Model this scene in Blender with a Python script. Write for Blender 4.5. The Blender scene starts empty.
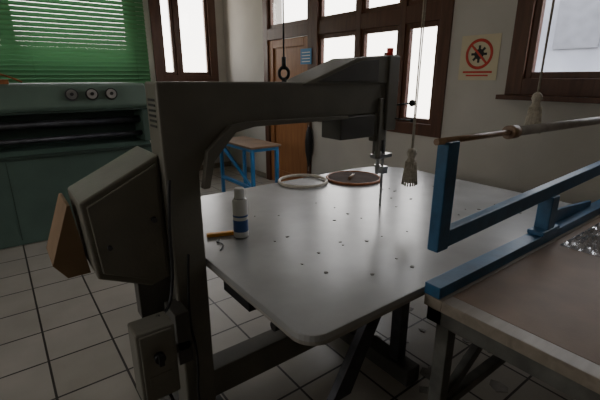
import bpy, bmesh, math, random
from mathutils import Vector, Matrix
random.seed(4)
S=bpy.context.scene
COL=S.collection

# ---------------- materials ----------------
def mat(name,col,rough=0.5,metal=0.0,var=0.12,scale=8.0,bump=0.0,bscale=60,spec=0.5,col2=None,coat=0.0):
    m=bpy.data.materials.new(name); m.use_nodes=True
    nt=m.node_tree; b=nt.nodes['Principled BSDF']
    tc=nt.nodes.new('ShaderNodeTexCoord')
    n=nt.nodes.new('ShaderNodeTexNoise'); n.inputs['Scale'].default_value=scale; n.inputs['Detail'].default_value=5
    nt.links.new(tc.outputs['Object'],n.inputs['Vector'])
    r=nt.nodes.new('ShaderNodeValToRGB')
    c2=col2 if col2 else tuple(max(0,c*(1-var*2)) for c in col)
    c1=tuple(min(1,c*(1+var)) for c in col) if not col2 else col
    r.color_ramp.elements[0].position=0.3; r.color_ramp.elements[1].position=0.7
    r.color_ramp.elements[0].color=(*c2,1); r.color_ramp.elements[1].color=(*c1,1)
    nt.links.new(n.outputs['Fac'],r.inputs['Fac']); nt.links.new(r.outputs['Color'],b.inputs['Base Color'])
    b.inputs['Roughness'].default_value=rough; b.inputs['Metallic'].default_value=metal
    b.inputs['Specular IOR Level'].default_value=spec
    b.inputs['Coat Weight'].default_value=coat
    if bump>0:
        n2=nt.nodes.new('ShaderNodeTexNoise'); n2.inputs['Scale'].default_value=bscale
        nt.links.new(tc.outputs['Object'],n2.inputs['Vector'])
        bp=nt.nodes.new('ShaderNodeBump'); bp.inputs['Strength'].default_value=bump; bp.inputs['Distance'].default_value=0.01
        nt.links.new(n2.outputs['Fac'],bp.inputs['Height']); nt.links.new(bp.outputs['Normal'],b.inputs['Normal'])
    return m

M={}
M['wall']=mat('wall_plaster',(0.56,0.53,0.48),0.85,var=0.05,scale=2,bump=0.15,bscale=40)
M['ceil']=mat('ceiling_plaster',(0.55,0.53,0.49),0.9,var=0.04)
M['saw']=mat('saw_paint',(0.17,0.16,0.13),0.45,var=0.10,scale=5,bump=0.08,bscale=90)
M['sawdark']=mat('saw_paint_dark',(0.09,0.085,0.075),0.5,var=0.12,scale=6)
M['black']=mat('black_rubber',(0.015,0.015,0.016),0.5,var=0.1)
M['steel']=mat('steel',(0.45,0.45,0.45),0.3,1.0,var=0.1,scale=20)
M['alu']=mat('roller_grey',(0.36,0.34,0.32),0.5,0.0,var=0.1,scale=20)
M['dsteel']=mat('dark_steel',(0.10,0.10,0.11),0.45,0.7,var=0.2,scale=12)
M['leg']=mat('grey_frame_paint',(0.14,0.14,0.125),0.5,0.0,var=0.2,scale=12)
M['blue']=mat('blue_paint',(0.03,0.125,0.25),0.4,var=0.15,scale=14,bump=0.05)
M['blue2']=mat('blue_paint_light',(0.04,0.20,0.45),0.4,var=0.1)
M['lam']=mat('white_laminate',(0.36,0.36,0.355),0.27,var=0.10,scale=3,bump=0.02,bscale=200)
M['edge']=mat('laminate_edge',(0.30,0.28,0.25),0.5)
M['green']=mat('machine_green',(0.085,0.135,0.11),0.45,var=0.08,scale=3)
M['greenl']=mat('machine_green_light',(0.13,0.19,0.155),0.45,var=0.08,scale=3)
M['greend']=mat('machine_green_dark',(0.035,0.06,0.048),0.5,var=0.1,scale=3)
M['red']=mat('red_plastic',(0.6,0.03,0.02),0.35)
M['orange']=mat('orange_plastic',(0.95,0.42,0.04),0.4,var=.03)
M['white']=mat('white_plastic',(0.75,0.75,0.73),0.4,var=0.03)
M['rope']=mat('cotton_rope',(0.50,0.45,0.36),0.9,var=0.15,scale=60,bump=0.5,bscale=150)
M['card']=mat('cardboard',(0.26,0.17,0.10),0.85,var=0.1,scale=6)
M['hard']=mat('hardboard_brown',(0.21,0.13,0.075),0.6,var=0.12,scale=5,bump=0.05,bscale=150)
M['paperdk']=mat('dark_paper',(0.14,0.13,0.12),0.8)
M['scrap']=mat('grey_scraps',(0.30,0.28,0.25),0.8,var=.3)
M['signw']=mat('sign_cream',(0.66,0.58,0.40),0.5,var=0.03)
M['signr']=mat('sign_red',(0.60,0.05,0.03),0.5,var=0.03)
M['signb']=mat('sign_black',(0.03,0.025,0.025),0.5)
M['signblue']=mat('sign_blue',(0.03,0.22,0.48),0.5,var=0.03)
M['canblue']=mat('can_blue',(0.05,0.12,0.34),0.4,var=0.03)
M['hoopred']=mat('hoop_dark_wood',(0.34,0.12,0.04),0.5,var=0.2,scale=30)
M['disc']=mat('disc_board',(0.07,0.045,0.035),0.9,var=0.2,scale=12,spec=.15)
M['hoopw']=mat('hoop_light_wood',(0.55,0.50,0.42),0.5,var=0.1,scale=30)
M['facade']=mat('facade_render',(0.26,0.28,0.34),0.9,var=0.18,scale=1.2)
M['facadedk']=mat('facade_windows',(0.13,0.14,0.17),0.6,var=0.1)
M['ground']=mat('outside_ground',(0.3,0.3,0.27),0.9,var=0.2,scale=1)

def wood(name,c1,c2,rough=0.45,scale=(1,1,0.12)):
    m=bpy.data.materials.new(name); m.use_nodes=True
    nt=m.node_tree; b=nt.nodes['Principled BSDF']
    tc=nt.nodes.new('ShaderNodeTexCoord'); mp=nt.nodes.new('ShaderNodeMapping')
    mp.inputs['Scale'].default_value=(scale[0]*25,scale[1]*25,scale[2]*25)
    n=nt.nodes.new('ShaderNodeTexNoise'); n.inputs['Scale'].default_value=1; n.inputs['Detail'].default_value=6; n.inputs['Distortion'].default_value=0.6
    r=nt.nodes.new('ShaderNodeValToRGB'); r.color_ramp.elements[0].position=.3; r.color_ramp.elements[1].position=.7
    r.color_ramp.elements[0].color=(*c2,1); r.color_ramp.elements[1].color=(*c1,1)
    nt.links.new(tc.outputs['Object'],mp.inputs['Vector']); nt.links.new(mp.outputs[0],n.inputs['Vector'])
    nt.links.new(n.outputs['Fac'],r.inputs['Fac']); nt.links.new(r.outputs['Color'],b.inputs['Base Color'])
    b.inputs['Roughness'].default_value=rough
    return m
M['frame']=wood('window_wood',(0.13,0.055,0.03),(0.08,0.032,0.018))
M['door']=wood('door_wood',(0.40,0.17,0.06),(0.28,0.11,0.035))
M['handle']=wood('handle_wood',(0.30,0.19,0.11),(0.2,0.12,0.07))
M['twood']=wood('table_edge_wood',(0.34,0.29,0.23),(0.23,0.195,0.155),scale=(.12,1,1))

def glassmat():
    m=bpy.data.materials.new('window_glass'); m.use_nodes=True; nt=m.node_tree
    nt.nodes.clear(); o=nt.nodes.new('ShaderNodeOutputMaterial')
    t=nt.nodes.new('ShaderNodeBsdfTransparent'); t.inputs[0].default_value=(.97,.97,.97,1)
    g=nt.nodes.new('ShaderNodeBsdfGlossy'); g.inputs['Roughness'].default_value=.05
    mx=nt.nodes.new('ShaderNodeMixShader'); mx.inputs[0].default_value=.05
    nt.links.new(t.outputs[0],mx.inputs[1]); nt.links.new(g.outputs[0],mx.inputs[2]); nt.links.new(mx.outputs[0],o.inputs[0])
    return m
M['glass']=glassmat()
def plastic_film():
    m=bpy.data.materials.new('clear_film'); m.use_nodes=True; nt=m.node_tree
    nt.nodes.clear(); o=nt.nodes.new('ShaderNodeOutputMaterial')
    t=nt.nodes.new('ShaderNodeBsdfTransparent'); t.inputs[0].default_value=(.85,.87,.9,1)
    g=nt.nodes.new('ShaderNodeBsdfGlossy'); g.inputs['Roughness'].default_value=.18
    d=nt.nodes.new('ShaderNodeBsdfDiffuse'); d.inputs[0].default_value=(.5,.52,.55,1)
    a=nt.nodes.new('ShaderNodeMixShader'); a.inputs[0].default_value=.5
    mx=nt.nodes.new('ShaderNodeMixShader'); mx.inputs[0].default_value=.5
    nt.links.new(g.outputs[0],a.inputs[1]); nt.links.new(d.outputs[0],a.inputs[2])
    nt.links.new(t.outputs[0],mx.inputs[1]); nt.links.new(a.outputs[0],mx.inputs[2]); nt.links.new(mx.outputs[0],o.inputs[0])
    return m
M['film']=plastic_film()
def blindmat():
    m=bpy.data.materials.new('blind_green'); m.use_nodes=True; nt=m.node_tree
    nt.nodes.clear(); o=nt.nodes.new('ShaderNodeOutputMaterial')
    d=nt.nodes.new('ShaderNodeBsdfDiffuse'); d.inputs[0].default_value=(.12,.28,.14,1)
    t=nt.nodes.new('ShaderNodeBsdfTranslucent'); t.inputs[0].default_value=(.09,.20,.11,1)
    mx=nt.nodes.new('ShaderNodeMixShader'); mx.inputs[0].default_value=.07
    nt.links.new(d.outputs[0],mx.inputs[1]); nt.links.new(t.outputs[0],mx.inputs[2]); nt.links.new(mx.outputs[0],o.inputs[0])
    return m
M['blind']=blindmat()
def tilemat():
    m=bpy.data.materials.new('floor_tiles'); m.use_nodes=True; nt=m.node_tree; b=nt.nodes['Principled BSDF']
    tc=nt.nodes.new('ShaderNodeTexCoord'); br=nt.nodes.new('ShaderNodeTexBrick')
    br.offset=0; br.squash=1
    br.inputs['Scale'].default_value=1; br.inputs['Brick Width'].default_value=.33; br.inputs['Row Height'].default_value=.33
    br.inputs['Mortar Size'].default_value=.006; br.inputs['Mortar Smooth'].default_value=.1; br.inputs['Bias'].default_value=0
    br.inputs['Color1'].default_value=(.50,.455,.39,1); br.inputs['Color2'].default_value=(.43,.39,.33,1); br.inputs['Mortar'].default_value=(.06,.05,.045,1)
    n=nt.nodes.new('ShaderNodeTexNoise'); n.inputs['Scale'].default_value=3; n.inputs['Detail'].default_value=8
    mx=nt.nodes.new('ShaderNodeMixRGB'); mx.blend_type='MULTIPLY'; mx.inputs[0].default_value=.4
    nt.links.new(tc.outputs['Object'],br.inputs['Vector']); nt.links.new(tc.outputs['Object'],n.inputs['Vector'])
    nt.links.new(br.outputs['Color'],mx.inputs[1]); nt.links.new(n.outputs['Fac'],mx.inputs[2]); nt.links.new(mx.outputs[0],b.inputs['Base Color'])
    bp=nt.nodes.new('ShaderNodeBump'); bp.invert=True; bp.inputs['Strength'].default_value=.4; bp.inputs['Distance'].default_value=.004
    nt.links.new(br.outputs['Fac'],bp.inputs['Height']); nt.links.new(bp.outputs[0],b.inputs['Normal'])
    b.inputs['Roughness'].default_value=.38
    return m
M['tile']=tilemat()

# ---------------- geometry helpers ----------------
def empty(name,loc=(0,0,0)):
    e=bpy.data.objects.new(name,None); e.location=(0,0,0); e.empty_display_size=.1; COL.objects.link(e); return e
def fin(name,bm,m,parent=None,bevel=0,smooth=False,seg=2):
    bmesh.ops.recalc_face_normals(bm,faces=bm.faces)
    me=bpy.data.meshes.new(name); bm.to_mesh(me); bm.free()
    ob=bpy.data.objects.new(name,me); COL.objects.link(ob)
    for mm in (m if isinstance(m,(list,tuple)) else [m]): me.materials.append(mm)
    if parent: ob.parent=parent
    if smooth:
        for p in me.polygons: p.use_smooth=True
    if bevel>0:
        b=ob.modifiers.new('bevel','BEVEL'); b.width=bevel; b.segments=seg; b.limit_method='ANGLE'
    return ob
def addbox(bm,x0,x1,y0,y1,z0,z1,mi=0,rot=None):
    vs=[bm.verts.new((x,y,z)) for x in (x0,x1) for y in (y0,y1) for z in (z0,z1)]
    if rot: 
        c=Vector(((x0+x1)/2,(y0+y1)/2,(z0+z1)/2))
        for v in vs: v.co=c+rot@(v.co-c)
    for f in ((0,1,3,2),(4,6,7,5),(0,4,5,1),(2,3,7,6),(0,2,6,4),(1,5,7,3)):
        bm.faces.new([vs[i] for i in f]).material_index=mi
    return vs
def box(name,x0,x1,y0,y1,z0,z1,m,parent=None,bevel=.003,rot=None):
    bm=bmesh.new(); addbox(bm,x0,x1,y0,y1,z0,z1,0,rot); return fin(name,bm,m,parent,bevel)
def boxes(name,lst,m,parent=None,bevel=.003):
    bm=bmesh.new()
    for b in lst: addbox(bm,*b[:6],mi=(b[6] if len(b)>6 else 0))
    return fin(name,bm,m,parent,bevel)
def prism(name,pts,axis,a,b,m,parent=None,bevel=.004):
    bm=bmesh.new()
    def P(p,c):
        if axis=='y': return (p[0],c,p[1])
        if axis=='x': return (c,p[0],p[1])
        return (p[0],p[1],c)
    v0=[bm.verts.new(P(p,a)) for p in pts]; v1=[bm.verts.new(P(p,b)) for p in pts]
    bm.faces.new(v0); bm.faces.new(v1[::-1]); n=len(pts)
    for i in range(n): bm.faces.new([v0[i],v0[(i+1)%n],v1[(i+1)%n],v1[i]])
    return fin(name,bm,m,parent,bevel)
def addcyl(bm,p1,p2,r,r2=None,seg=20,mi=0,cap=True):
    p1=Vector(p1);p2=Vector(p2); d=p2-p1; L=d.length
    q=d.to_track_quat('Z','Y').to_matrix().to_4x4()
    res=bmesh.ops.create_cone(bm,cap_ends=cap,segments=seg,radius1=r,radius2=r if r2 is None else r2,depth=L,matrix=Matrix.Translation((p1+p2)/2)@q)
    for v in res['verts']:
        for f in v.link_faces: f.material_index=mi; f.smooth=len(f.verts)==4
def cyl(name,p1,p2,r,m,parent=None,r2=None,seg=24,bevel=0):
    bm=bmesh.new(); addcyl(bm,p1,p2,r,r2,seg); return fin(name,bm,m,parent,bevel)
def lathe(name,prof,loc,mats,parent=None,seg=32,mis=None,rot=None):
    bm=bmesh.new(); rings=[]
    for r,z in prof:
        rings.append([bm.verts.new((r*math.cos(2*math.pi*i/seg),r*math.sin(2*math.pi*i/seg),z)) for i in range(seg)])
    for k in range(len(prof)-1):
        for i in range(seg):
            f=bm.faces.new([rings[k][i],rings[k][(i+1)%seg],rings[k+1][(i+1)%seg],rings[k+1][i]]); f.smooth=True
            if mis: f.material_index=mis[k]
    bm.faces.new(rings[0][::-1]); bm.faces.new(rings[-1])
    ob=fin(name,bm,mats,parent); 
    mtx=Matrix.Translation(loc)@(rot.to_4x4() if rot else Matrix.Identity(4))
    ob.data.transform(mtx); return ob
def torus(name,c,R,r,m,parent=None,rot=None,seg=40,rs=10,squash=1):
    bm=bmesh.new(); rings=[]
    for i in range(seg):
        a=2*math.pi*i/seg
        rings.append([bm.verts.new(((R+r*math.cos(2*math.pi*j/rs))*math.cos(a),(R+r*math.cos(2*math.pi*j/rs))*math.sin(a),squash*r*math.sin(2*math.pi*j/rs))) for j in range(rs)])
    for i in range(seg):
        for j in range(rs):
            f=bm.faces.new([rings[i][j],rings[(i+1)%seg][j],rings[(i+1)%seg][(j+1)%rs],rings[i][(j+1)%rs]]); f.smooth=True
    ob=fin(name,bm,m,parent)
    ob.data.transform(Matrix.Translation(c)@(rot.to_4x4() if rot else Matrix.Identity(4))); return ob
def tube(name,pts,r,m,parent=None):
    cu=bpy.data.curves.new(name,'CURVE'); cu.dimensions='3D'; cu.bevel_depth=r; cu.bevel_resolution=3; cu.resolution_u=8
    sp=cu.splines.new('NURBS'); sp.points.add(len(pts)-1); sp.use_endpoint_u=True; sp.order_u=3
    for i,p in enumerate(pts): sp.points[i].co=(*p,1)
    ob=bpy.data.objects.new(name,cu); COL.objects.link(ob); cu.materials.append(m)
    if parent: ob.parent=parent
    return ob
def rpoly(corners,seg=8):
    out=[]; n=len(corners)
    for i,(x,y,r) in enumerate(corners):
        p=Vector((x,y)); a=Vector(corners[i-1][:2]); b=Vector(corners[(i+1)%n][:2])
        if r<=0: out.append((x,y)); continue
        u=(a-p).normalized(); v=(b-p).normalized()
        half=u.angle(v)/2; d=r/math.tan(half); 
        s=p+u*d; e=p+v*d; c=p+(u+v).normalized()*(r/math.sin(half))
        a0=math.atan2(s.y-c.y,s.x-c.x); a1=math.atan2(e.y-c.y,e.x-c.x)
        da=(a1-a0+math.pi)%(2*math.pi)-math.pi
        for k in range(seg+1):
            t=a0+da*k/seg; out.append((c.x+r*math.cos(t),c.y+r*math.sin(t)))
    return out
def scraps(name,n_,xr,yr,sr,z,h,m):
    bm=bmesh.new()
    for i in range(n_):
        x=random.uniform(*xr); y=random.uniform(*yr); s=random.uniform(*sr)
        n=random.randint(4,6); a0=random.random()*6
        vs=[bm.verts.new((x+s*random.uniform(.5,1.2)*math.cos(a0+k*6.283/n),y+s*random.uniform(.5,1.2)*math.sin(a0+k*6.283/n),z)) for k in range(n)]
        f=bm.faces.new(vs); e=bmesh.ops.extrude_face_region(bm,geom=[f]); bmesh.ops.translate(bm,verts=[v for v in e['geom'] if isinstance(v,bmesh.types.BMVert)],vec=(0,0,h))
    return fin(name,bm,m)

# ---------------- room ----------------
XW,YB,XL,YF,ZC=3.2,6.3,-3.0,-2.5,3.1
def wall(name,axis,c0,c1,u0,u1,z0,z1,holes):
    us=sorted({u0,u1,*[h[0] for h in holes],*[h[1] for h in holes]}); zs=sorted({z0,z1,*[h[2] for h in holes],*[h[3] for h in holes]})
    bm=bmesh.new()
    for a,b in zip(us,us[1:]):
        for c,d in zip(zs,zs[1:]):
            mu,mz=(a+b)/2,(c+d)/2
            if any(h[0]<mu<h[1] and h[2]<mz<h[3] for h in holes): continue
            if axis=='x': addbox(bm,c0,c1,a,b,c,d)
            else: addbox(bm,a,b,c0,c1,c,d)
    return fin(name,bm,M['wall'])
W1=(0.35,1.56,1.37,2.75)
W2=(2.14,4.02,0.97,2.75)
D1=(4.02,5.06,0.0,2.75)
wall('wall_right','x',XW,XW+.28,YF,YB,0,ZC,[W1,W2,D1])
WB=(2.08,3.0,1.45,2.85); WB2=(-2.4,1.85,1.5,2.85)
wall('wall_back','y',YB,YB+.28,XL-.28,XW+.28,0,ZC,[WB,WB2])
WL=(1.2,3.0,1.2,2.5)
wall('wall_left','x',XL-.28,XL,YF,YB,0,ZC,[WL])
wall('wall_front','y',YF-.28,YF,XL-.28,XW+.28,0,ZC,[])
box('floor',XL-.28,XW+.28,YF-.28,YB+.28,-.1,0,M['tile'],bevel=0)
box('ceiling',XL-.28,XW+.28,YF-.28,YB+.28,ZC,ZC+.1,M['ceil'],bevel=0)
boxes('baseboard_right',[(XW-.012,XW,YF,D1[0]-.08,0,.08),(XW-.012,XW,D1[1]+.08,YB,0,.08)],M['twood'])
box('baseboard_back',XL,XW-.012,YB-.012,YB,0,.08,M['twood'])

def win(name,axis,c,u0,u1,z0,z1,mull,trans,parent=None,fw=.06,sash=.045,skipglass=[],sill=False):
    root=empty(name); lst=[]; g=[]
    def B(a,b,z_0,z_1,d0,d1):
        return (c+d0,c+d1,a,b,z_0,z_1) if axis=='x' else (a,b,c+d0,c+d1,z_0,z_1)
    lst+= [B(u0-.05,u0+fw,z0-.05,z1+.05,-.02,.09),B(u1-fw,u1+.05,z0-.05,z1+.05,-.02,.09),
           B(u0+fw,u1-fw,z0-.05,z0+fw,-.02,.09),B(u0+fw,u1-fw,z1-fw,z1+.05,-.02,.09)]
    us=[u0+fw]+[k for m_ in mull for k in (m_-.03,m_+.03)]+[u1-fw]
    zs=[z0+fw]+[k for t_ in trans for k in (t_[0],t_[1])]+[z1-fw]
    for m_ in mull: lst.append(B(m_-.03,m_+.03,z0+fw,z1-fw,-.01,.085))
    for i in range(0,len(us),2):
        for t_ in trans: lst.append(B(us[i],us[i+1],t_[0],t_[1],-.008,.08))
        for j in range(0,len(zs),2):
            a,b,p,q=us[i],us[i+1],zs[j],zs[j+1]
            s=sash
            lst+=[B(a,a+s,p,q,.01,.06),B(b-s,b,p,q,.01,.06),B(a+s,b-s,p,p+s,.01,.06),B(a+s,b-s,q-s,q,.01,.06)]
            g.append(B(a+s,b-s,p+s,q-s,.03,.034))
    if sill: lst.append(B(u0-.09,u1+.09,z0-.085,z0-.05,-.07,.0))
    boxes('frame',lst,M['frame'],root,.004); boxes('panes',g,M['glass'],root,0)
    return root
win('window_1','x',XW,W1[0],W1[1],W1[2]+.05,W1[3],[.93],[],sill=True,fw=.07)
win('window_2','x',XW,W2[0]+.05,W2[1]-.05,W2[2]+.05,W2[3],[2.66,3.24],[(1.97,2.12)])
win('window_3','y',YB,WB[0],WB[1],WB[2],WB[3],[2.40],[],fw=.08)
win('window_4','y',YB+.06,WB2[0]+.05,WB2[1]-.05,WB2[2]+.05,WB2[3]-.05,[-1,.3],[])
win('window_5','x',XL-.09,WL[0]+.05,WL[1]-.05,WL[2]+.05,WL[3]-.05,[2.1],[])
# door
dr=empty('door_1')
y0,y1=4.02,5.06
boxes('door_frame',[(XW-.02,XW+.1,y0+.002,y0+.07,0,2.78),(XW-.02,XW+.1,y1-.07,y1+.04,0,2.78),(XW-.02,XW+.1,y0+.07,y1-.07,1.98,2.12),(XW-.02,XW+.1,y0+.07,y1-.07,2.70,2.78),
  (XW+.01,XW+.06,y0+.07,y0+.12,2.12,2.70),(XW+.01,XW+.06,y1-.12,y1-.07,2.12,2.70),(XW+.01,XW+.06,y0+.12,y1-.12,2.12,2.17),(XW+.01,XW+.06,y0+.12,y1-.12,2.65,2.70)],M['frame'],dr)
box('transom_pane',XW+.03,XW+.034,y0+.12,y1-.12,2.17,2.65,M['glass'],dr,0)
a,b=y0+.075,y1-.075
boxes('door_leaf',[(XW+.02,XW+.05,a,b,.01,1.975),(XW,XW+.02,a,a+.1,.01,1.975),(XW,XW+.02,b-.1,b,.01,1.975),(XW,XW+.02,a+.1,b-.1,.01,.2),(XW,XW+.02,a+.1,b-.1,.95,1.07),(XW,XW+.02,a+.1,b-.1,1.87,1.975)],M['door'],dr,.006)
bm=bmesh.new(); addcyl(bm,(XW,a+.05,1.02),(XW-.05,a+.05,1.02),.01); addcyl(bm,(XW-.05,a+.05,1.02),(XW-.05,a+.17,1.02),.009); addbox(bm,XW-.006,XW,a+.03,a+.07,.93,1.1)
fin('door_handle',bm,M['dsteel'],dr)
# blinds: each slat is a folded (cambered) strip, slats nearly closed
bm=bmesh.new(); z=1.36
yc=YB-.07
while z<3.0:
    prof_=[(yc+.012,z+.058),(yc+.008,z+.030),(yc-.004,z+.012),(yc-.026,z)]
    vv=[[bm.verts.new((x,p[0],p[1])) for p in prof_] for x in (-2.55,1.93)]
    for k in range(3): bm.faces.new([vv[0][k],vv[0][k+1],vv[1][k+1],vv[1][k]])
    z+=.056
addbox(bm,-2.55,1.93,YB-.10,YB-.04,3.04,3.08)
for x in (-2.3,-.9,.5,1.75): addcyl(bm,(x,YB-.099,1.36),(x,YB-.099,3.04),.0015,seg=6)
fin('venetian_blind',bm,M['blind'])

# outside
box('outside_ground',XW+.3,14,-10,14,-.3,-.25,M['ground'],bevel=0)
bd=empty('neighbouring_building')
boxes('facade',[(7.0,7.3,-6,4.0,-.25,3.3)],M['facade'],bd,0)
boxes('facade_openings',[(6.97,7.0,-1,0,1.2,2.6),(6.97,7.0,.8,1.5,1.4,2.6),(6.97,7.0,2.3,2.9,1.9,2.8),(6.9,7.0,-6,4.0,3.1,3.3)],M['facadedk'],bd,0)

# ---------------- band saw ----------------
sw=empty('band_saw')
CX0,CX1,CY0,CY1=.445,.575,1.39,1.52
prof=[(CX0,.0),(CX1,.0),(CX1,1.16),(.605,1.22),(.70,1.305),(.78,1.325),(1.62,1.325),(1.62,1.475),(CX0,1.485)]
prism('c_frame',prof,'y',CY0,CY1,M['saw'],sw,.008)
prism('arm_flange',[(.575,1.10),(.60,1.10),(.625,1.20),(.72,1.30),(.80,1.315),(1.30,1.315),(1.30,1.33),(.78,1.335),(.70,1.325),(.60,1.24)],'y',CY0-.03,CY0,M['saw'],sw,.002)
prism('top_housing',[(1.05,1.47),(1.37,1.585),(1.64,1.605),(1.64,1.47)],'y',CY0-.01,CY1+.05,M['saw'],sw,.006)
prism('top_housing_cover',[(1.12,1.48),(1.38,1.570),(1.50,1.58),(1.50,1.48)],'y',CY0-.018,CY0-.008,M['sawdark'],sw,.003)
box('head_post',1.57,1.645,CY0-.02,CY1+.03,1.24,1.60,M['saw'],sw,.006)
box('head_box',1.27,1.50,CY0-.01,CY1,1.215,1.325,M['sawdark'],sw,.006)
boxes('head_plate',[(1.50,1.585,CY0-.005,CY0+.03,1.19,1.33),(1.52,1.54,CY0-.02,CY0,1.10,1.40)],M['saw'],sw,.003)
bm=bmesh.new()
addcyl(bm,(1.60,1.44,1.26),(1.60,1.44,1.03),.011); addcyl(bm,(1.645,1.44,1.26),(1.645,1.44,1.08),.008)
addcyl(bm,(1.60,1.44,1.12),(1.60,1.44,1.08),.02); addcyl(bm,(1.60,1.44,1.05),(1.60,1.44,1.0),.016,.010)
addbox(bm,1.57,1.69,1.42,1.47,1.085,1.105); addbox(bm,1.645,1.685,1.44,1.475,.99,1.03)
fin('blade_guide',bm,M['steel'],sw,.001)
boxes('guide_slide',[(1.585,1.66,1.445,1.47,1.10,1.26)],M['sawdark'],sw,.003)
box('blade_saw',1.664,1.668,1.455,1.47,.60,1.47,M['steel'],sw,0)
bm=bmesh.new(); addcyl(bm,(1.63,1.40,1.36),(1.75,1.36,1.37),.005)
bmesh.ops.create_uvsphere(bm,u_segments=16,v_segments=10,radius=.018,matrix=Matrix.Translation((1.75,1.36,1.37)))
addcyl(bm,(1.62,1.38,1.30),(1.72,1.33,1.285),.004); bmesh.ops.create_uvsphere(bm,u_segments=12,v_segments=8,radius=.011,matrix=Matrix.Translation((1.72,1.33,1.285)))
fin('clamp_knob',bm,M['black'],sw,smooth=True)
cyl('red_knob',(1.60,1.40,1.60),(1.60,1.40,1.635),.016,M['red'],sw)  # plain red knob on top of the saw head, not a lamp
cyl('scale_rod',(1.68,1.50,1.33),(1.68,1.50,1.62),.008,M['steel'],sw)
box('scale_bracket',1.63,1.70,1.49,1.51,1.38,1.42,M['steel'],sw)
torus('eye_bolt',(1.01,1.46,1.515),.024,.007,M['black'],sw,Matrix.Rotation(math.radians(90),3,'X'),28,8)
cyl('eye_bolt_shank',(1.01,1.46,1.47),(1.01,1.46,1.495),.010,M['black'],sw)
boxes('vent_slots',[(CX0-.002,CX0+.002,1.42,1.49,1.33+i*.018,1.338+i*.018) for i in range(6)],M['black'],sw,0)
hp=[(.17,1.10),(CX0,1.235),(CX0,.75),(.37,.73),(.19,.815)]
prism('lower_housing',hp,'y',1.44,1.70,M['saw'],sw,.008)
prism('lower_housing_door',[(.19,1.085),(.43,1.205),(.43,.78),(.37,.76),(.208,.835)],'y',1.43,1.442,M['saw'],sw,.004)
bm=bmesh.new(); addcyl(bm,(.40,1.432,1.0),(.40,1.415,1.0),.010); addcyl(bm,(.24,1.432,.93),(.24,1.415,.93),.008)
fin('housing_latches',bm,M['dsteel'],sw)
box('lower_neck',.32,CX0,1.45,1.51,.60,.76,M['sawdark'],sw)
box('switch_box',.235,.365,1.20,1.30,.42,.70,M['saw'],sw,.008)
box('switch_box_lid',.245,.355,1.192,1.202,.43,.69,M['saw'],sw,.004)
bm=bmesh.new(); addcyl(bm,(.30,1.192,.60),(.30,1.172,.60),.018); addbox(bm,.292,.308,1.160,1.175,.58,.62)
fin('switch_knob',bm,M['black'],sw)
box('switch_label',.262,.338,1.19,1.193,.49,.53,M['saw'],sw,0)
boxes('switch_bracket',[(.32,.45,1.30,1.39,.50,.54),(.40,.455,1.30,1.42,.44,.66)],M['sawdark'],sw)
tube('cable_power',[(.455,1.38,1.15),(.43,1.36,1.0),(.43,1.36,.8),(.39,1.33,.66),(.33,1.27,.70)],.006,M['black'],sw)
tube('cable_motor',[(.33,1.25,.42),(.35,1.24,.3),(.42,1.30,.2),(.47,1.33,.1),(.45,1.2,.008),(.2,1.1,.008)],.006,M['black'],sw)
tube('cable_lamp',[(.50,1.38,.85),(.47,1.37,.6),(.50,1.36,.4),(.47,1.36,.15),(.52,1.3,.01)],.005,M['black'],sw)
boxes('base_beam',[(CX1-.01,1.72,CY0+.01,CY1-.01,.12,.26)],M['saw'],sw,.006)
boxes('base_foot',[(1.42,1.52,1.0,2.0,.0,.09),(.40,.62,1.15,1.9,0,.07)],M['sawdark'],sw,.006)
boxes('lower_blade_housing',[(1.50,1.72,1.36,1.56,.26,.62)],M['sawdark'],sw,.006)
prism('table_bracket',[(1.0,.26),(1.12,.26),(1.25,.74),(.85,.74)],'y',1.42,1.50,M['sawdark'],sw,.004)

# ---------------- cutting table ----------------
ct=empty('cutting_table')
TL,TR,TF,TB=.58,2.58,.737,2.25
tp=rpoly([(TL,TF,.08),(TR,TF,.03),(TR,TB,.35),(TL,TB,.10)])
prism('table_top',tp,'z',.776,.80,[M['lam']],ct,.003)
tp2=rpoly([(TL+.003,TF+.003,.08),(TR-.003,TF+.003,.03),(TR-.003,TB-.003,.35),(TL+.003,TB-.003,.10)])
prism('table_core',tp2,'z',.762,.776,[M['edge']],ct,.0)
boxes('under_frame',[(.75,2.4,.95,1.0,.70,.762),(.75,2.4,1.95,2.0,.70,.762),(.75,.80,1.0,1.95,.70,.762),(2.35,2.40,1.0,1.95,.70,.762),(1.5,1.55,1.0,1.95,.70,.762)],M['dsteel'],ct)
boxes('legs',[(2.35,2.40,.95,1.0,0,.70),(2.35,2.40,1.95,2.0,0,.70),(1.44,1.50,1.08,1.14,.09,.70),(1.44,1.50,1.88,1.94,.09,.70)],M['dsteel'],ct)
prism('leg_brace',[(.98,.09),(1.10,.09),(1.42,.70),(1.34,.70)],'y',1.07,1.11,M['dsteel'],ct)
bm=bmesh.new(); addbox(bm,.66,.80,.96,1.06,.67,.762); addcyl(bm,(.62,.98,.70),(.72,.98,.70),.018); addbox(bm,.60,.64,1.1,1.3,.70,.74)
fin('clamp_black',bm,M['black'],ct,.004)
bm=bmesh.new(); addbox(bm,.64,.70,1.02,1.045,.69,.72); addcyl(bm,(.67,1.03,.70),(.67,.93,.67),.008)
fin('clamp_blue',bm,M['blue2'],ct,.003)

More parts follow.
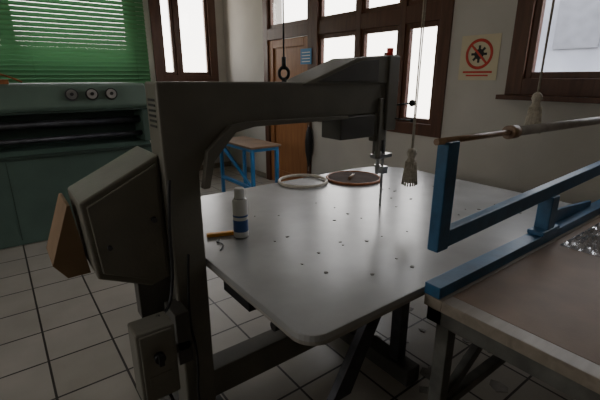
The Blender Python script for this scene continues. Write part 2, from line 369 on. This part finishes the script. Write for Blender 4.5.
# spray can
lathe('spray_can',[(.030,0),(.034,.004),(.034,.03),(.034,.085),(.034,.10),(.034,.108),(.034,.172),(.028,.182),(.024,.186),(.024,.190),(.023,.192),(.023,.225),(.019,.231)],(.81,1.53,.80),[M['white'],M['canblue'],M['steel']],mis=[2,0,1,0,1,0,0,2,0,0,0,0])
kn=empty('utility_knife'); R=Matrix.Rotation(math.radians(-20),3,'Z')
box('body',.675,.80,1.582,1.607,.80,.816,M['orange'],kn,.003,R); box('blade_tip',.793,.83,1.568,1.578,.803,.805,M['steel'],kn,0,R)
tube('wire_scrap',[(.66,1.44,.803),(.69,1.47,.803),(.70,1.50,.804),(.68,1.53,.803),(.71,1.55,.803)],.0025,M['dsteel'])
scraps('leather_scraps',42,(.85,2.3),(.85,1.75),(.003,.010),.8,.0025,M['paperdk'])
torus('embroidery_hoop',(1.63,2.14,.812),.165,.009,M['hoopw'],squash=1.2)
rd=empty('round_board'); torus('rim',(1.98,2.00,.810),.19,.009,M['hoopred'],rd); cyl('disc',(1.98,2.0,.80),(1.98,2.0,.813),.188,M['disc'],rd,seg=48)
ht=empty('small_hand_tool'); cyl('grip',(1.90,1.96,.824),(1.99,2.02,.824),.010,M['handle'],ht); cyl('tip',(1.99,2.02,.824),(2.04,2.053,.817),.004,M['steel'],ht)

# ---------------- roller frame ----------------
rf=empty('roller_frame')
FY=.695
boxes('base_rail',[(1.08,2.75,FY-.03,FY+.03,.7875,.83)],M['blue'],rf,.002)
box('end_post',1.055,1.115,FY-.02,FY+.02,.96,1.315,M['blue'],rf,.004)
prism('lower_bar',[(1.115,.965),(1.115,1.025),(3.0,1.10),(3.0,1.04)],'y',FY-.018,FY+.018,M['blue'],rf,.004)
boxes('support_post',[(1.87,1.94,FY-.03,FY+.03,.83,1.0),(1.82,1.99,FY-.035,FY+.035,.83,.85)],M['blue'],rf,.004)
prism('stay',[(2.0,.83),(2.5,.83),(2.5,.86),(2.03,.90)],'y',FY+.012,FY+.03,M['blue'],rf,.003)
cyl('roller',(1.48,FY,1.312),(3.0,FY,1.292),.018,M['alu'],rf)
cyl('roller_handle',(1.02,FY,1.318),(1.48,FY,1.312),.010,M['handle'],rf)
cyl('roller_collar',(1.44,FY,1.3125),(1.49,FY,1.312),.024,M['handle'],rf)

# ---------------- right work table ----------------
wt=empty('work_table')
box('top',1.14,3.1,-1.2,.655,.755,.785,M['hard'],wt,.003)
boxes('edge_strip',[(1.08,1.14,-1.2,.655,.745,.786),(1.08,3.1,.655,.722,.745,.786)],M['twood'],wt,.002)
boxes('frame',[(1.10,1.15,-1.2,.72,.68,.745),(1.10,3.05,.66,.72,.68,.745),(1.12,1.17,.64,.69,0,.68),(1.12,1.17,-1.1,-1.05,0,.68),(3.0,3.05,.64,.69,0,.68),(3.0,3.05,-1.1,-1.05,0,.68),
 (1.125,1.165,-1.05,.64,.28,.32),(1.17,3.0,.645,.685,.28,.32),(2.0,2.05,.645,.685,.32,.68)],M['leg'],wt,.003)
prism('side_brace',[(1.17,.34),(1.22,.32),(1.75,.68),(1.68,.68)],'y',.65,.68,M['leg'],wt,.002)
bm=bmesh.new(); n=26
g=[[bm.verts.new((1.90+.5*i/n,.34+.28*j/n,.788+ (max(0,min(i,n-i,j,n-j,4))/4)*(.015+.03*random.random()))) for j in range(n+1)] for i in range(n+1)]
for i in range(n):
    for j in range(n): bm.faces.new([g[i][j],g[i+1][j],g[i+1][j+1],g[i][j+1]])
pb=fin('plastic_bag',bm,M['film'])
scraps('floor_offcuts',130,(1.3,3.0),(.1,2.0),(.015,.065),0,.004,M['scrap'])
prism('cardboard_piece',rpoly([(1.32,.30,0),(1.78,.42,0),(1.72,.62,0),(1.30,.52,0)]),'z',.005,.012,M['card'],None,.001)

# ---------------- ropes ----------------
def pullrope(name,x,y,zt,zb):
    r=empty(name)
    cyl('strand_1',(x-.004,y,zt-.02),(x-.004,y,ZC),.0035,M['rope'],r,seg=8); cyl('strand_2',(x+.006,y,zt-.02),(x+.020,y,ZC),.003,M['rope'],r,seg=8)
    L=zt-zb; k=1.25
    lathe('tassel',[(.006*k,L),(.016*k,L-.01),(.020*k,L-.03),(.013*k,L-.05),(.015*k,L-.055),(.022*k,L-.08),(.026*k,L-.12),(.029*k,.02),(.027*k,0)],(x,y,zb),M['rope'],r,seg=14)
    bm=bmesh.new()
    for i in range(18):
        a=i*6.283/18; addcyl(bm,(x+.020*k*math.cos(a),y+.020*k*math.sin(a),zt-.07),(x+.030*k*math.cos(a+.1),y+.030*k*math.sin(a+.1),zb-.01-.01*random.random()),.004,seg=6)
    fin('fringe',bm,M['rope'],r)
pullrope('pull_rope',1.65,1.26,1.16,.985)
pullrope('pull_rope',2.12,.91,1.43,1.25)
hr=empty('hoist_line'); cyl('line',(1.01,1.46,1.535),(1.01,1.46,ZC),.0035,M['black'],hr,seg=8); cyl('hook_block',(1.01,1.46,1.53),(1.01,1.46,1.58),.009,M['black'],hr)

# ---------------- signs ----------------
sg=empty('prohibition_sign')
X=XW-.002
box('plate',X-.004,X,1.70,2.03,1.475,1.82,M['signw'],sg,.001)
RY=Matrix.Rotation(math.radians(-90),3,'Y')
CYS=1.865
torus('ring',(X-.006,CYS,1.675),.105,.011,M['signr'],sg,RY,48,8,.2)
box('slash',X-.009,X-.006,CYS-.1,CYS+.1,1.667,1.683,M['signr'],sg,0,Matrix.Rotation(math.radians(45),3,'X'))
bm=bmesh.new()
for k in range(8):
    addbox(bm,X-.0065,X-.0045,CYS-.009,CYS+.009,1.675+.03,1.675+.066)
    for v in bm.verts[-8:]: v.co=Vector((0,CYS,1.675))+Matrix.Rotation(k*math.pi/4,3,'X')@(v.co-Vector((0,CYS,1.675)))
addcyl(bm,(X-.0065,CYS,1.675),(X-.0045,CYS,1.675),.04)
fin('pictogram',bm,M['signb'],sg)
boxes('caption',[(X-.006,X-.004,1.74,1.99,1.530,1.545),(X-.006,X-.004,1.77,1.96,1.505,1.517)],M['signr'],sg,0)
bs=empty('blue_notice'); box('plate',XW-.028,XW-.022,4.0,4.22,1.65,1.83,M['signblue'],bs,.001)
boxes('lettering',[(XW-.0295,XW-.028,4.03,4.19,1.78-i*.035,1.792-i*.035) for i in range(4)],M['white'],bs,0)

# ---------------- umbrella ----------------
um=empty('hanging_umbrella'); ux,uy=XW-.06,4.0
lathe('canopy',[(.004,0),(.02,.06),(.045,.2),(.05,.34),(.035,.46),(.012,.52)],(ux,uy,.38),M['black'],um,seg=10)
cyl('shaft',(ux,uy,.33),(ux,uy,.95),.006,M['steel'],um)
tube('handle',[(ux,uy,.92),(ux,uy,1.0),(ux,uy+.02,1.03),(ux,uy+.05,1.02),(ux,uy+.055,.98)],.011,M['handle'],um)
cyl('wall_hook',(ux-.01,uy+.02,1.012),(XW-.015,uy+.02,1.012),.005,M['dsteel'],um)

# ---------------- blue far table ----------------
bt=empty('blue_trestle_table')
x0,x1,y0,y1=2.30,2.68,4.0,4.85
boxes('frame',[(x0,x1,y0,y0+.04,.66,.70),(x0,x1,y1-.04,y1,.66,.70),(x0,x0+.04,y0+.04,y1-.04,.66,.70),(x1-.04,x1,y0+.04,y1-.04,.66,.70),
 (x0,x0+.04,y0,y0+.04,0,.66),(x0,x0+.04,y1-.04,y1,0,.66),(x1-.04,x1,y0,y0+.04,0,.66),(x1-.04,x1,y1-.04,y1,0,.66),(x0,x0+.04,y0+.04,y1-.04,.2,.24)],M['blue2'],bt)
prism('diagonal',[(y0+.04,.24),(y0+.1,.24),(y1-.04,.62),(y1-.04,.66),(y1-.1,.66)],'x',x0+.005,x0+.03,M['blue2'],bt)
box('board',x0-.02,x1+.02,y0-.02,y1+.02,.70,.725,M['hard'],bt)

# ---------------- green machine ----------------
gm=empty('textile_machine')
GX0,GX1,GY=-2.4,1.28,4.3
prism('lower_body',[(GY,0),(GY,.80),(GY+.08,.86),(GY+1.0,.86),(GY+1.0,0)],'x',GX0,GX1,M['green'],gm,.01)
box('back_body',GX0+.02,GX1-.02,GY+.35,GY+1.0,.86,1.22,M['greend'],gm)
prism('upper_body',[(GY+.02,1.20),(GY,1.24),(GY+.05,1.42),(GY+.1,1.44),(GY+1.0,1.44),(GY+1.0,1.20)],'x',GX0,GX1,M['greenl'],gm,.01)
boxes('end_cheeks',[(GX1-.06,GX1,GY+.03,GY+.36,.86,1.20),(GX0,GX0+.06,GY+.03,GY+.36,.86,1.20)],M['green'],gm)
bm=bmesh.new(); addcyl(bm,(GX0+.06,GY+.15,1.08),(GX1-.06,GY+.15,1.08),.035); addcyl(bm,(GX0+.06,GY+.12,.94),(GX1-.06,GY+.12,.94),.025); fin('rollers',bm,M['dsteel'],gm)
boxes('trim_rails',[(GX0,GX1,GY-.03,GY,.80,.83),(GX0,GX1,GY-.015,GY+.01,1.185,1.20)],M['greend'],gm)
for i,x in enumerate((.60,.77,.94)):
    c=Vector((x,GY+.022,1.34)); 
    bm=bmesh.new(); addcyl(bm,c,c+Vector((0,-.03,.006)),.055,mi=0); addcyl(bm,c+Vector((0,-.03,.006)),c+Vector((0,-.034,.007)),.044,mi=1); addcyl(bm,c+Vector((0,-.034,.007)),c+Vector((0,-.05,.010)),.015,mi=0)
    fin('dial_%d'%(i+1),bm,[M['black'],M['alu']] if i else [M['dsteel'],M['steel']],gm)
boxes('lid_seams',[(x,x+.006,GY-.002,GY+.002,.05,.78) for x in (-1.2,0.0,1.0)],M['greend'],gm,0)
tb=empty('tool_tray'); box('tray',-.20,.15,GY+.15,GY+.4,1.44,1.48,M['hoopred'],tb); tube('wire',[(-.15,GY+.2,1.485),(-.05,GY+.2,1.54),(.12,GY+.22,1.53),(.25,GY+.2,1.455)],.008,M['hoopred'],tb)

# folded cardboard resting against the housing
prism('cardboard_sheet',[(.07,.86),(.145,1.07),(.155,1.07),(.185,.80),(.11,.80)],'y',1.55,1.75,M['card'],None,.001)

# ---------------- light ----------------
w=bpy.data.worlds.new('World'); S.world=w; w.use_nodes=True
nt=w.node_tree; bg=nt.nodes['Background']
tc=nt.nodes.new('ShaderNodeTexCoord'); sp=nt.nodes.new('ShaderNodeSeparateXYZ'); rp=nt.nodes.new('ShaderNodeValToRGB')
rp.color_ramp.elements[0].color=(1.0,.93,.83,1); rp.color_ramp.elements[0].position=0.0
rp.color_ramp.elements[1].color=(.92,.94,1.0,1); rp.color_ramp.elements[1].position=.6
nt.links.new(tc.outputs['Generated'],sp.inputs[0]); nt.links.new(sp.outputs['Z'],rp.inputs['Fac']); nt.links.new(rp.outputs['Color'],bg.inputs['Color'])
bg.inputs['Strength'].default_value=8.5
def portal(name,loc,rot,sx,sy):
    l=bpy.data.lights.new(name,'AREA'); l.shape='RECTANGLE'; l.size=sx; l.size_y=sy; l.cycles.is_portal=True
    o=bpy.data.objects.new(name,l); o.location=loc; o.rotation_euler=rot; COL.objects.link(o)
def P(n,h,axis,c,d):
    u=(h[0]+h[1])/2; z=(h[2]+h[3])/2
    if axis=='x': portal(n,(c,u,z),(0,math.radians(90*d),0),h[3]-h[2],h[1]-h[0])
    else: portal(n,(u,c,z),(math.radians(-90),0,0),h[1]-h[0],h[3]-h[2])
P('portal_1',W1,'x',XW+.27,1); P('portal_2',(2.14,5.06,.97,2.75),'x',XW+.27,1)
P('portal_3',WB,'y',YB+.27,1); P('portal_4',WB2,'y',YB+.27,1); P('portal_5',WL,'x',XL-.27,-1)

cam=bpy.data.cameras.new('camera'); co=bpy.data.objects.new('camera',cam); COL.objects.link(co)
cam.lens=24; cam.sensor_width=36; cam.clip_start=.02
co.location=(0,0,1.5); co.rotation_euler=(math.radians(72.9),0,math.radians(-36.87))
S.camera=co
